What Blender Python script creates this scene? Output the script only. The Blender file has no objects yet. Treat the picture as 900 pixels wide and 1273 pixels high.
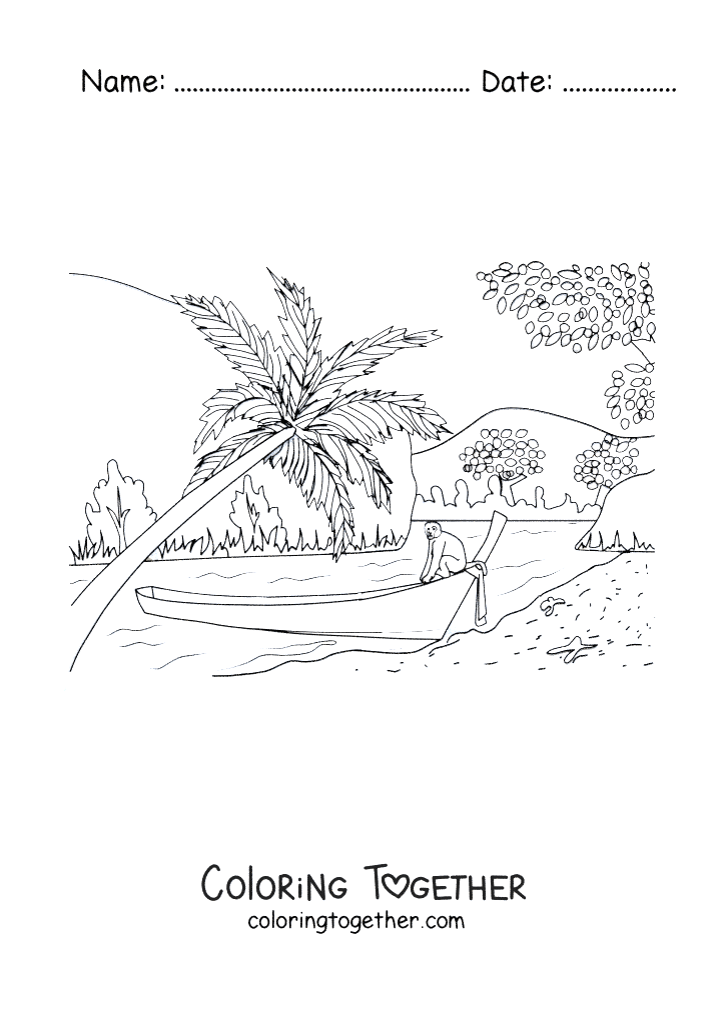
import bpy, math, random
import numpy as np
from mathutils import Vector
from mathutils.geometry import delaunay_2d_cdt

# ------------------------------------------------------------------ set-up
random.seed(7)
S = bpy.context.scene
COL = S.collection
F, H, VH = 1800.0, 1.86, 580.0          # focal length (px), eye height (m), horizon row
EXPO = 1.25
WK = 1.48                                 # drawn lines are a little broader than measured
WL = 0.4

def P(u, v, Y):
    return Vector(((u - 450.0) * Y / F, Y, H - (v - VH) * Y / F))

def gd(z=0.0):
    """distance at which the sight line through (u, v) meets the level z"""
    return lambda u, v: (H - z) * F / (v - VH)

# ------------------------------------------------------------------ materials
def mat(name, rgb, rough=0.9, noise=0.0, scale=8.0):
    m = bpy.data.materials.new(name); m.use_nodes = True
    nt = m.node_tree; nt.nodes.clear()
    out = nt.nodes.new('ShaderNodeOutputMaterial')
    d = nt.nodes.new('ShaderNodeBsdfDiffuse')
    d.inputs['Roughness'].default_value = rough
    d.inputs['Color'].default_value = (*rgb, 1)
    if noise:
        tc = nt.nodes.new('ShaderNodeTexCoord')
        n = nt.nodes.new('ShaderNodeTexNoise'); n.inputs['Scale'].default_value = scale
        r = nt.nodes.new('ShaderNodeValToRGB')
        r.color_ramp.elements[0].color = (*[c * (1 - noise) for c in rgb], 1)
        r.color_ramp.elements[1].color = (*rgb, 1)
        nt.links.new(tc.outputs['Object'], n.inputs['Vector'])
        nt.links.new(n.outputs['Fac'], r.inputs['Fac'])
        nt.links.new(r.outputs['Color'], d.inputs['Color'])
    nt.links.new(d.outputs['BSDF'], out.inputs['Surface'])
    return m

PAPER = mat('white_paper', (0.9, 0.9, 0.9), noise=0.03)
INK = mat('black_ink', (0.0006, 0.0006, 0.0006))
SOFT = mat('soft_black_ink', (0.007, 0.007, 0.007))
GREY = mat('dark_grey_ink', (0.022, 0.022, 0.022))
MATS = [PAPER, INK, SOFT, GREY]

# ------------------------------------------------------------------ tracing helpers
def parse(key, s):
    """'x,y' points of one crop -> picture points; a trailing | marks a corner"""
    ox, oy, k = key
    pts, cor = [], []
    for t in s.split():
        c = t.endswith('|'); t = t.rstrip('|')
        a, b = t.split(',')
        pts.append((ox + float(a) / k, oy + float(b) / k)); cor.append(c)
    return pts, cor

def catmull(p, n=6):
    if len(p) < 3:
        return list(p)
    q = [(2 * p[0][0] - p[1][0], 2 * p[0][1] - p[1][1])] + list(p) + [(2 * p[-1][0] - p[-2][0], 2 * p[-1][1] - p[-2][1])]
    out = []
    for i in range(1, len(q) - 2):
        p0, p1, p2, p3 = map(np.array, (q[i - 1], q[i], q[i + 1], q[i + 2]))
        # centripetal knots keep the curve from overshooting
        def kn(t, a, b): return t + max(np.linalg.norm(b - a), 1e-6) ** 0.5
        t0 = 0; t1 = kn(t0, p0, p1); t2 = kn(t1, p1, p2); t3 = kn(t2, p2, p3)
        for j in range(n):
            t = t1 + (t2 - t1) * j / n
            A1 = (t1 - t) / (t1 - t0) * p0 + (t - t0) / (t1 - t0) * p1
            A2 = (t2 - t) / (t2 - t1) * p1 + (t - t1) / (t2 - t1) * p2
            A3 = (t3 - t) / (t3 - t2) * p2 + (t - t2) / (t3 - t2) * p3
            B1 = (t2 - t) / (t2 - t0) * A1 + (t - t0) / (t2 - t0) * A2
            B2 = (t3 - t) / (t3 - t1) * A2 + (t - t1) / (t3 - t1) * A3
            out.append(tuple((t2 - t) / (t2 - t1) * B1 + (t - t1) / (t2 - t1) * B2))
    out.append(tuple(p[-1]))
    return out

def curve(key, s, n=6):
    """list of smooth pieces, split at the corners"""
    pts, cor = parse(key, s)
    pieces, cur = [], [pts[0]]
    for p, c in zip(pts[1:], cor[1:]):
        cur.append(p)
        if c:
            pieces.append(catmull(cur, n)); cur = [p]
    if len(cur) > 1:
        pieces.append(catmull(cur, n))
    return pieces

def flat(pieces):
    out = []
    for pc in pieces:
        for p in pc:
            if not out or abs(p[0] - out[-1][0]) + abs(p[1] - out[-1][1]) > 0.05:
                out.append(p)
    return out

def dashes(key, s):
    return [flat(curve(key, x.replace('-', ' '))) for x in s.split(';') if x.strip()]

# ------------------------------------------------------------------ mesh builder
class MB:
    def __init__(self):
        self.v, self.f, self.m = [], [], []
    def add(self, verts, faces, mi):
        o = len(self.v)
        self.v += [tuple(p) for p in verts]
        for f in faces:
            self.f.append(tuple(i + o for i in f)); self.m.append(mi)
    def tube(self, pts, rad, mi=1, sides=6, caps=False, close=False):
        pts = [Vector(p) for p in pts]
        n = len(pts)
        if n < 2:
            return
        if not hasattr(rad, '__len__'):
            rad = [rad] * n
        rad = list(rad)
        if caps:                                    # round ends
            a = (pts[0] - pts[1]).normalized(); b = (pts[-1] - pts[-2]).normalized()
            r0, r1 = rad[0], rad[-1]
            hd = [pts[0] + a * r0 * c for c in (1.0, 0.92, 0.71, 0.38)]
            tl = [pts[-1] + b * r1 * c for c in (0.38, 0.71, 0.92, 1.0)]
            pts = hd + pts + tl
            rad = [r0 * c for c in (0.04, 0.39, 0.71, 0.92)] + rad + [r1 * c for c in (0.92, 0.71, 0.39, 0.04)]
            n = len(pts)
        verts, faces = [], []
        up = None
        for i in range(n):
            if close:
                d = pts[(i + 1) % n] - pts[i - 1]
            else:
                d = pts[min(i + 1, n - 1)] - pts[max(i - 1, 0)]
            if d.length < 1e-9:
                d = Vector((1, 0, 0))
            d.normalize()
            if up is None:
                up = d.orthogonal()
            up = up - d * up.dot(d)
            if up.length < 1e-6:
                up = d.orthogonal()
            up.normalize(); w = d.cross(up)
            for k in range(sides):
                a = 2 * math.pi * k / sides
                verts.append(pts[i] + (up * math.cos(a) + w * math.sin(a)) * rad[i])
        for i in range(n if close else n - 1):
            j = (i + 1) % n
            for k in range(sides):
                k2 = (k + 1) % sides
                faces.append((i * sides + k, i * sides + k2, j * sides + k2, j * sides + k))
        if not close:
            faces.append(tuple(range(sides))[::-1]); faces.append(tuple((n - 1) * sides + k for k in range(sides)))
        self.add(verts, faces, mi)
    def stroke(self, uv, dep, w=1.6, eps=0.02, mi=1, caps=False, taper=False, sides=6, ext=0.25):
        """an ink line through picture points; dep gives the distance of the surface it is drawn on"""
        uv = [p for i, p in enumerate(uv) if i == 0 or abs(p[0] - uv[i - 1][0]) + abs(p[1] - uv[i - 1][1]) > 0.02]
        if len(uv) < 2:
            return
        runs, cur = [], [uv[0]]
        for i in range(1, len(uv)):
            cur.append(uv[i])
            if 0 < i < len(uv) - 1:
                a = np.subtract(uv[i], uv[i - 1]); b = np.subtract(uv[i + 1], uv[i])
                c = a.dot(b) / (np.linalg.norm(a) * np.linalg.norm(b) + 1e-9)
                if c < 0.7:
                    runs.append(cur); cur = [uv[i]]
        runs.append(cur)
        for r in runs:
            r = [tuple(p) for p in r]
            if not caps and not taper:
                for e, g in ((0, 1), (-1, -2)):
                    d = np.subtract(r[e], r[g]); d = d / (np.linalg.norm(d) + 1e-9) * ext
                    r[e] = (r[e][0] + d[0], r[e][1] + d[1])
            n = len(r)
            if caps:                                # lettering: round bodied strokes
                self.tube([P(u, v, dep(u, v)) for u, v in r], [(w + WL) * 0.5 * dep(u, v) / F for u, v in r], mi, sides, True)
                continue
            verts = []                              # drawn line: a ribbon of ink lying on the surface
            for i, (u, v) in enumerate(r):
                d = np.subtract(r[min(i + 1, n - 1)], r[max(i - 1, 0)])
                d = d / (np.linalg.norm(d) + 1e-9)
                ww = w * WK
                if taper:
                    t = i / (n - 1)
                    ww *= 0.35 + 0.65 * min(1, 4 * t, 4 * (1 - t))
                for sg in (-0.5, 0.5):
                    uu, vv = u - d[1] * ww * sg, v + d[0] * ww * sg
                    verts.append(P(uu, vv, dep(uu, vv) * (1 - max(eps, 0.004) / 10.0)))
            self.add(verts, [(2 * i, 2 * i + 2, 2 * i + 3, 2 * i + 1) for i in range(n - 1)], mi)
    def solid(self, poly, grid, front, back, mi=0):
        """closed solid over a picture outline; front/back map (u, v, distance to edge) to 3D"""
        bp = []
        for p in poly:
            if not bp or math.hypot(p[0] - bp[-1][0], p[1] - bp[-1][1]) > 0.15:
                bp.append(p)
        if math.hypot(bp[0][0] - bp[-1][0], bp[0][1] - bp[-1][1]) < 0.15:
            bp.pop()
        res = []
        for i, p in enumerate(bp):                  # no outline edge longer than the grid
            q = bp[(i + 1) % len(bp)]
            k = max(1, int(math.hypot(q[0] - p[0], q[1] - p[1]) / (grid * 1.5)))
            for j in range(k):
                res.append((p[0] + (q[0] - p[0]) * j / k, p[1] + (q[1] - p[1]) * j / k))
        bp = np.array(res)
        A, B = bp, np.roll(bp, -1, 0)
        def dist(q):
            q = np.asarray(q, float)[:, None, :]
            d = B - A; t = np.clip(((q - A) * d).sum(-1) / np.maximum((d * d).sum(-1), 1e-12), 0, 1)
            return np.sqrt(((q - A - t[..., None] * d) ** 2).sum(-1)).min(1)
        def inside(q):
            q = np.asarray(q, float)
            x, y = q[:, 0][:, None], q[:, 1][:, None]
            c = ((A[:, 1] > y) != (B[:, 1] > y)) & (x < (B[:, 0] - A[:, 0]) * (y - A[:, 1]) / (B[:, 1] - A[:, 1] + 1e-12) + A[:, 0])
            return c.sum(1) % 2 == 1
        lo, hi = bp.min(0), bp.max(0)
        g = [(x + (0.5 * grid if j % 2 else 0), y) for j, y in enumerate(np.arange(lo[1], hi[1], grid * 0.87)) for x in np.arange(lo[0], hi[0], grid)]
        g = np.array(g) if g else np.zeros((0, 2))
        if len(g):
            g = g[inside(g)]
        if len(g):
            g = g[dist(g) > 0.5 * grid]
        allp = [Vector((float(a), float(b))) for a, b in list(bp) + list(g)]
        n = len(bp)
        V, E, T, _, _, _ = delaunay_2d_cdt(allp, [(i, (i + 1) % n) for i in range(n)], [], 1, 1e-4)
        V = np.array([(p.x, p.y) for p in V])
        T = [t for t in T]
        cen = np.array([V[list(t)].mean(0) for t in T])
        ok = inside(cen)
        T = [t for t, o in zip(T, ok) if o]
        D = dist(V); D[D < 1e-3] = 0
        m = len(V)
        fr = [front(u, v, d) for (u, v), d in zip(V, D)]
        bk = [back(u, v, d) for (u, v), d in zip(V, D)]
        faces = [tuple(t) for t in T] + [tuple(i + m for i in reversed(t)) for t in T]
        cnt = {}
        for t in T:
            for i in range(len(t)):
                a, b = t[i], t[(i + 1) % len(t)]
                cnt[(a, b)] = cnt.get((a, b), 0) + 1
        for (a, b) in list(cnt):
            if (b, a) not in cnt:
                faces.append((b, a, a + m, b + m))
        self.add(fr + bk, faces, mi)
        return lambda u, v: float(dist([(u, v)])[0]) if inside([(u, v)])[0] else 0.0
    def slab(self, poly, grid, dep, t, mi=0):
        """even thickness t behind the depth surface"""
        self.solid(poly, grid, lambda u, v, d: P(u, v, dep(u, v)), lambda u, v, d: P(u, v, dep(u, v)) + Vector((0, t, 0)), mi)
        return dep
    def puff(self, poly, grid, dep, R, T, mi=0):
        """rounded body: R px edge radius, T m half thickness; returns the front depth"""
        def prof(d):
            x = min(d / R, 1.0)
            return T * math.sqrt(max(0, 1 - (1 - x) ** 2))
        dd = self.solid(poly, grid, lambda u, v, d: P(u, v, dep(u, v) - prof(d) - 0.001), lambda u, v, d: P(u, v, dep(u, v) + prof(d) + 0.001), mi)
        return lambda u, v: dep(u, v) - prof(dd(u, v))
    def box(self, lo, hi, mi=0):
        x0, y0, z0 = lo; x1, y1, z1 = hi
        v = [(x0, y0, z0), (x1, y0, z0), (x1, y1, z0), (x0, y1, z0), (x0, y0, z1), (x1, y0, z1), (x1, y1, z1), (x0, y1, z1)]
        self.add(v, [(0, 3, 2, 1), (4, 5, 6, 7), (0, 1, 5, 4), (1, 2, 6, 5), (2, 3, 7, 6), (3, 0, 4, 7)], mi)
    def build(self, name, parent=None):
        me = bpy.data.meshes.new(name)
        org = Vector((0, 0, 0))
        if parent is None and self.v:
            a = np.array(self.v); c = a.mean(0)
            org = Vector((float(c[0]), float(c[1]), float(a[:, 2].min())))
        elif parent is not None:
            org = parent.location
        me.from_pydata([tuple(Vector(p) - org) for p in self.v], [], self.f)
        for m in MATS:
            me.materials.append(m)
        me.polygons.foreach_set('material_index', self.m)
        me.update()
        o = bpy.data.objects.new(name, me); COL.objects.link(o)
        if parent is not None:
            o.parent = parent
        else:
            o.location = org
        return o

def tag(o, label, cat, group=None, kind=None):
    o['label'] = label
    o['category'] = cat
    if group: o['group'] = group
    if kind: o['kind'] = kind
    return o

def struct(o, label, cat):
    return tag(o, label, cat, kind='structure')

def empty(name, loc, label, cat, group=None):
    o = bpy.data.objects.new(name, None); COL.objects.link(o)
    o.location = loc; o.empty_display_size = 0.2
    return tag(o, label, cat, group)

# ------------------------------------------------------------------ crops the outlines were measured in
A1 = (200, 340, 6); B1 = (300, 330, 6); C1 = (320, 400, 6); D1 = (420, 390, 6)
E1 = (220, 460, 6); F1 = (330, 470, 6); G1 = (380, 470, 6); H1 = (340, 560, 6)
L1 = (80, 320, 5); L2 = (80, 560, 6); L3 = (220, 580, 6); L4 = (80, 690, 6); L5 = (410, 560, 6)
M6 = (500, 580, 6); M7 = (510, 640, 9); M8 = (520, 640, 15)
N1 = (560, 630, 9); N2 = (520, 690, 6); N3 = (160, 700, 6); N4 = (300, 690, 6); N5 = (420, 700, 6)
N6 = (640, 680, 9); N7 = (720, 680, 9)
Q1 = (660, 750, 5.625); Q2 = (585, 320, 7.5); Q3 = (700, 320, 7.5); Q4 = (700, 430, 7.5)
Q5 = (560, 520, 6.923); Q6 = (690, 530, 6.923); Q7 = (500, 490, 5); Q8 = (700, 600, 7.5)
K1 = (620, 640, 7.5); K2 = (500, 480, 11.25); K3 = (320, 460, 11.25); K4 = (380, 640, 12.857)
K5 = (430, 520, 11.25); K6 = (310, 490, 11.25)
T1 = (90, 70, 4.5); T2 = (460, 70, 4.5); T3 = (660, 70, 4.5); T4 = (240, 1065, 4.5); T5 = (430, 1065, 3.75)
T6 = (300, 1120, 6); T7 = (440, 1120, 6)
PX = (0, 0, 1)

def cv(*ks):
    """joins (key, string) pairs into one outline"""
    out = []
    for k, s in ks:
        for p in flat(curve(k, s)):
            if not out or abs(p[0] - out[-1][0]) + abs(p[1] - out[-1][1]) > 0.05:
                out.append(p)
    return out

# ------------------------------------------------------------------ sky, ground, water, sand
ZS = 0.04                                         # sand level above the water
mb = MB()
mb.box((-1500, -600, -0.60), (1500, 1500, -0.10))
struct(mb.build('ground'), 'flat pale ground running out to the horizon', 'ground')

mb = MB()
mb.box((-450, 230, -1), (450, 231, 330))
sky = struct(mb.build('sky'), 'plain white sky above the hills', 'sky')

shore_a = cv((N3, '620,842 740,840 820,833 900,825'), (N4, '0,890 100,880 200,860 300,815 370,790 480,795 590,780 680,740 830,710 900,710'),
             (N5, '120,650 200,655 320,665 450,672 580,660 680,610 770,570'))
shore_b = cv((N2, '212,655 240,610 285,585 360,577 410,553 440,568 490,580 560,550 640,460 800,395 900,305'),
             (N6, '290,545 320,520 440,465 590,395 730,305 820,260 900,210'), (N7, '95,258 170,212 250,198 330,170 500,57'))
mb = MB()
g0 = gd(ZS)
poly = [(-420, 905), (-100, 870), (120, 845)] + shore_a + shore_b + [(900, 686.6), (1300, 687), (1500, 760), (1500, 1500), (-420, 1500)]
mb.solid(poly, 45, lambda u, v, d: P(u, v, g0(u, v)), lambda u, v, d: P(u, v, g0(u, v)) - Vector((0, 0, 0.10)))
gs = gd(ZS + 0.004)
for s in (shore_a, shore_b, cv((N2, '78,738 120,700 190,680 250,660 310,630'))):
    mb.stroke(s, gs, 1.5, 0.03)
marks = []
marks += dashes(Q1, '170,88-187,78;205,173-232,168;35,253-60,240;48,235-73,223;200,380-217,376;50,462-102,454;233,248-250,243-270,243;'
    '340,75-322,95-313,120;415,0-418,22;250,17-290,10;522,23-515,40-508,60;510,90-500,102-483,115;390,198-412,185;402,241-478,227;'
    '530,263-560,255;537,285-578,266;473,338-500,330;475,363-516,350;678,53-697,37;750,37-757,20;608,135-627,123;690,160-663,188;'
    '740,200-755,192;772,212-748,245;812,138-814,160;828,175-838,171;665,297-720,288-775,289;820,297-836,295;640,440-668,433;788,433-855,417;864,98-868,100')
marks += dashes(Q1, '293,418-310,390-340,370-398,362')
marks += dashes(N7, '525,183-550,163-580,158;750,193-755,240;625,285-645,283-663,290;758,291-770,295;298,303-315,300;360,387-380,375-408,370;'
    '408,467-440,471-470,470;408,527-425,524-442,527;300,573-330,573-362,597;660,557-685,525-710,515')
marks += dashes(N6, '687,435-722,412;718,553-770,505-845,467;450,770-478,755;128,860-180,835-253,812')
marks += dashes(N2, '643,612-670,604-705,602;813,705-882,688;715,738-755,730;265,812-305,802;80,758-120,735;48,818-65,835')
marks += dashes(N5, '463,745-492,741;130,800-150,793;367,800-430,810|-465,795')
for s in marks:
    mb.stroke(s, gs, 1.5, 0.03)
mb.stroke(cv((N2, '480,813 540,810 570,803 600,795')), gs, 1.4, 0.03, taper=True)
mb.stroke(cv((N5, '330,640 400,645 460,640 515,627')), gs, 0.6, 0.03, taper=True, mi=2)
struct(mb.build('sand_beach'), 'white sand beach dotted with short black dashes', 'beach')

mb = MB()
mb.box((-70, 9, -0.06), (70, 51, 0.0))
gw = gd(0.004)
for k, s, w in ((L4, '35,213 60,210 110,190 140,186 180,188', 0.88), (L4, '290,593 330,597 380,570 430,552 540,563 620,547 680,525 740,523', 0.88),
             (L4, '400,680 450,680 560,652 660,672 770,650', 0.88), (N3, '150,785 220,788 300,745 380,703 480,685 610,668', 0.88),
             (L3, '75,827 140,830 200,810 265,793 320,815 385,830 440,815 520,793 625,793', 0.88), (N4, '170,207 220,205 320,170 440,188 560,165 670,150', 0.88),
             (L5, '205,865 260,860 320,840 380,862 450,840 530,815 625,812', 0.83), (N5, '220,122 300,133 380,115 470,85 610,88', 0.88),
             (N4, '120,703 170,693 290,697 390,672 480,668 600,645 690,640 708,650 690,667 600,668 520,720 430,740 320,747 160,747 60,795 0,818 -20,825 -140,855 -290,872', 0.93),
             (N1, '175,335 220,345 290,328 360,320', 0.83), (K1, '62,177 130,175 210,153 250,145 285,165 330,175 400,160 470,152 550,155', 0.83),
             (N1, '430,705 500,695 620,668 760,670 800,655 860,630 900,615 945,603 1020,595 1060,590', 0.83), (N2, '580,305 680,275 780,225 860,165 900,168 945,158 1000,140 1095,90', 0.88),
             (K1, '635,75 690,79 748,73', 0.93), (M6, '0,697 40,692 75,690', .8)):
    pass_uv = flat(curve(k, s))
    mb.stroke(pass_uv, gw, w, 0.03, taper=True, mi=1)
struct(mb.build('river_water'), 'calm white river water with thin wavy ripple lines', 'water')

# far bank with its dark waterline
mb = MB()
YF = H * F / (647 - VH)
mb.box((-14, YF, -0.1), (30, YF + 12, 0.06))
mb.stroke([(506 + i * 2.0, 647.0) for i in range(119)], lambda u, v: min(YF, gd(0.01)(u, v)), 1.7, 0.02, mi=3, ext=0)
struct(mb.build('far_bank'), 'low far bank edged by a straight dark grey waterline', 'bank')

# ------------------------------------------------------------------ hills
bank_line = cv((PX, '60,703.2 86,702.5 137,700.2 178,697.6 220,695.5 295,692 370,690 415,688.3'), (L5, '200,763 400,748 500,740 530,725 570,665'))
bank_v = lambda u: float(np.interp(u, [p[0] for p in bank_line], [p[1] for p in bank_line]))
bank_Y = lambda u: H * F / (bank_v(u) - VH)
cliff = cv((L5, '570,665 600,570 605,510 620,430 645,320 645,250 615,160 605,50'), (G1, '790,570 785,500 775,440 755,385'))
ridge = cv((L1, '28,97 120,105 240,125 420,178 580,243 750,303'))
ridge_all = [(-160, 372), (-60, 350), (30, 341)] + ridge + [(300, 412), (400, 470), (470, 512)]
top_v = lambda u: float(np.interp(u, [p[0] for p in ridge_all] + [506, 530], [p[1] for p in ridge_all] + [534, 560]))
def hill_dep(u, v):
    vb, vt = bank_v(min(u, 497)), top_v(u)
    s = min(1, max(0, (vb - v) / (vb - vt)))
    return bank_Y(min(u, 497)) + (32 - 24 * min(1, max(0, (u - 300) / 200.0))) * s
mb = MB()
poly = [(-160, 705), (-60, 704.5)] + bank_line + cliff[1:] + ridge_all[::-1]
mb.solid(poly, 16, lambda u, v, d: P(u, v, hill_dep(u, v)), lambda u, v, d: P(u, v, hill_dep(u, v) + 5))
mb.stroke(ridge, hill_dep, 1.5, 0.05)
mb.stroke(bank_line[4:] if bank_line[4][0] >= 86 else [p for p in bank_line if p[0] >= 86], lambda u, v: min(hill_dep(u, v), gd(0.01)(u, v)), 1.5, 0.02)
mb.stroke(cliff, hill_dep, 1.5, 0.05)
struct(mb.build('near_hill'), 'large white hill sloping from upper left down to a cliff at the river', 'hill')

fr = cv((Q7, '55,375 130,355 230,315 330,255 420,193 500,135 560,103 620,88 690,84 780,90 900,113'),
        (Q4, '0,660 120,695 240,735 360,785 440,820 520,845 620,852 740,848 855,836'))
mb = MB()
poly = [(470, 640)] + [(470, 578)] + fr + [(880, 545), (980, 575), (1060, 640)]
fr_v = lambda u: float(np.interp(u, [470] + [p[0] for p in fr] + [880, 980, 1060], [578] + [p[1] for p in fr] + [545, 575, 640]))
far_dep = lambda u, v: 72 + 80 * min(1, max(0, (641 - v) / max(4, 641 - fr_v(u))))
mb.solid(poly, 14, lambda u, v, d: P(u, v, far_dep(u, v)), lambda u, v, d: P(u, v, 175))
mb.stroke(fr, far_dep, 1.5, 0.07)
struct(mb.build('far_hill'), 'rounded white hill rising behind the far bank bushes', 'hill')

rb_top = cv((Q6, '860,368 800,400 700,420 600,460 500,525 440,600 410,690 390,750 350,825 300,895'), (Q8, '240,450 150,550 112,600 118,622'))
rb_bot = cv((Q8, '118,622 250,630 500,638 855,645'))
rb_v = lambda u: float(np.interp(u, [p[0] for p in rb_bot] + [1100], [p[1] for p in rb_bot] + [687]))
def rb_dep(u, v):
    b = rb_v(u); return H * F / (b - VH) + 14 * min(1, max(0, (b - v) / 105.0))
mb = MB()
poly = [(1100, 687)] + [(900, 686.5)] + rb_bot[::-1] + rb_top[::-1] + [(860, 570), (960, 562), (1040, 590), (1100, 650)]
mb.solid(poly, 9, lambda u, v, d: P(u, v, rb_dep(u, v)), lambda u, v, d: P(u, v, 49.5))
mb.stroke(rb_top, rb_dep, 1.5, 0.05)
mb.stroke(rb_bot, lambda u, v: min(rb_dep(u, v), gd(ZS + 0.008 if u > 774 else 0.008)(u, v)), 1.5, 0.008)
mb.stroke(cv((N7, '490,60 530,62 570,60')), lambda u, v: min(rb_dep(u, v), gd(ZS + 0.01)(u, v)), 1.2, 0.012)
struct(mb.build('right_bank'), 'steep white bank rising beside the beach on the right', 'bank')

# ------------------------------------------------------------------ grass along the banks
def grass_strip(runs, base, dep, name, label):
    m = MB()
    for r in runs:
        pts = flat(r)
        b = [(p[0], max(p[1] + 0.4, base(p[0]) - 0.6)) for p in pts]
        m.slab(pts + [(pts[-1][0], b[-1][1]), (pts[0][0], b[0][1])], 6, dep, 0.03)
        m.stroke(pts, dep, 1.5, 0.01)
    return m
gdep = lambda u, v: bank_Y(min(u, 497)) - 0.06
runs = [curve(L2, '82,848 75,800 60,755 35,712| 112,815| 107,665| 137,820| 165,640| 170,805| 190,745 240,685| 222,735 225,780|'),
        curve(L2, '200,805 250,750 275,660 268,590| 290,680 290,800| 330,712| 332,795| 350,745 372,720| 392,785|'),
        curve(L2, '700,722 718,755 730,805| 760,670| 770,765| 825,655| 825,750| 860,725 885,680 880,632| 897,740|'),
        curve(L3, '40,512| 57,613| 85,570 140,540| 110,580 98,640| 130,570 195,520| 178,660| 225,600 240,540 225,452| 258,530 272,600 265,662| 328,562| 333,620| 360,560 375,468| 400,605| 427,525| 430,597| 465,540 475,450| 490,530 507,645| 550,590 568,510| 575,630| 600,588| 640,632| 636,530 613,435| 680,583| 700,490 750,440| 725,600| 743,575| 777,645| 823,545| 830,635| 855,597 885,610|'),
        curve(H1, '110,752| 135,718 170,740| 195,650 197,575| 215,650 212,750| 255,690| 270,725 295,740| 318,680 315,590| 330,680 335,745| 350,725| 380,740 400,710 410,660 422,645 435,685 415,715|'),
        curve(H1, '575,695 600,715 610,745| 620,703| 650,745| 660,680 663,605| 680,680 683,735|'),
        curve(H1, '745,695| 765,725| 778,545| 787,715| 810,660 850,632| 822,725| 845,670| 882,708| 890,640 877,585| 905,660 912,715| 955,632| 970,665| 990,655|')]
m = grass_strip(runs, bank_v, gdep, 'grass', '')
m.stroke(cv((L3, '333,620 360,605 378,635 382,672')), gdep, 1.5, 0.01)
m.stroke(cv((H1, '683,720 715,718 745,695')), gdep, 1.5, 0.01)
m.stroke(cv((L3, '0,620 25,605 42,570 40,512')), gdep, 1.5, 0.01)
m.stroke(cv((L2, '222,735 212,790')), gdep, 1.2, 0.01)
tag(m.build('grass'), 'spiky grass blades growing along the near hill shoreline behind the boat', 'grass', kind='stuff')

rgd = lambda u, v: H * F / (rb_v(u) - VH) - 0.06
runs = [curve(Q8, '140,615 180,555| 185,612| 190,580| 210,605| 240,530 260,465| 258,530 245,600|'),
        curve(Q8, '335,595| 352,540 335,450| 360,520 372,660|'),
        curve(Q8, '380,632 420,595| 440,618| 463,572| 478,603| 485,520 505,440| 520,530 520,600| 540,575| 570,610 600,635| 640,608| 665,625| 665,530 655,455| 700,570 710,610| 755,553| 755,590 775,625| 810,570| 830,605 855,620|')]
m = grass_strip(runs, rb_v, rgd, 'grass', '')
m.stroke(cv((Q8, '245,600 290,605 335,595')), rgd, 1.5, 0.01)
tag(m.build('grass'), 'spiky grass blades at the foot of the steep bank above the sand', 'grass', kind='stuff')

# ------------------------------------------------------------------ two leafy trees on the near shore
def shore_tree(outline, trunk_parts, label, extra=()):
    uv = flat(outline)
    xs = [p[0] for p in uv]; u0 = (min(xs) + max(xs)) / 2
    vb = bank_v(u0) - 1
    Y0 = bank_Y(u0) + 0.55
    root = empty('leafy_tree', P(u0, vb, bank_Y(u0)), label, 'tree', 'leafy trees on the near shore')
    m = MB()
    poly = uv + [(uv[-1][0], vb), (uv[0][0], vb)]
    fd = m.puff(poly, 5, lambda u, v: Y0, 26, 0.35)
    m.stroke(uv, lambda u, v: Y0, 1.5, 0.05)
    for e in extra:
        m.stroke(e, fd, 1.5, 0.02)
    m.build('crown', root)
    m = MB()
    for pts, poly in trunk_parts:
        td = lambda u, v: fd(u, v) - 0.05
        m.slab(poly, 5, td, 0.06)
        for p in pts:
            m.stroke(p, td, 1.3, 0.01)
    m.build('trunk', root)

t1a = cv((L2, '410,770 412,650 395,590 370,530 312,415| 370,465 400,530 417,578|'))
t1b = cv((L2, '417,578 402,420 398,262| 412,350 425,500|'))
t1c = cv((L2, '425,500 450,450 492,437| 455,490 443,600 462,725|'))
shore_tree(curve(L2, '215,705 190,660 172,600 172,565 185,550 205,558| 175,510 158,450 168,388| 195,405 210,440 212,458| 267,458| 258,410 228,350 220,310 235,270| 265,283| 255,250 270,222 300,220 318,245| 330,215 322,140 325,95 360,68 388,85 402,140 440,215| 450,200 480,195 505,210 518,255| 530,228 560,220 588,240 592,285 585,325| 608,355 617,390 615,425| 635,420 655,435 658,465| 672,462 688,480 685,505 675,525|'),
           [([t1a, t1b, t1c], t1a + t1b + t1c + [(157, 692), (148, 692)])],
           'bushy tree with forked trunk standing left of the leaning palm trunk',
           [cv((L2, '265,283 250,275')), cv((L2, '318,245 310,258 300,265')), cv((L2, '440,215 457,243')), cv((L2, '615,425 605,435')), cv((L2, '658,465 645,475 635,485'))])
t2a = cv((L3, '577,500 572,445 545,370 525,280 517,190| 540,290 562,360|'))
t2b = cv((L3, '562,360 560,300 570,272| 585,330 590,372|'))
t2c = cv((L3, '590,372 600,345 615,340| 610,370 588,410 580,450 577,500|'))
shore_tree(curve(L3, '470,460 430,430 400,390 393,365 405,345 432,347| 420,310 405,262| 435,250 443,220 437,180| 495,203| 500,110 508,72 530,62 548,78 560,150 580,195 610,207| 610,170 640,140| 652,220 682,280 683,345| 700,310 752,303| 758,365 782,400 780,455| 805,460 818,500 808,555|'),
           [([t2a, t2b, t2c], t2a + t2b + t2c)],
           'smaller jagged tree standing between the palm trunk and drooping frond',
           [cv((L3, '780,455 772,460'))])

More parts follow.
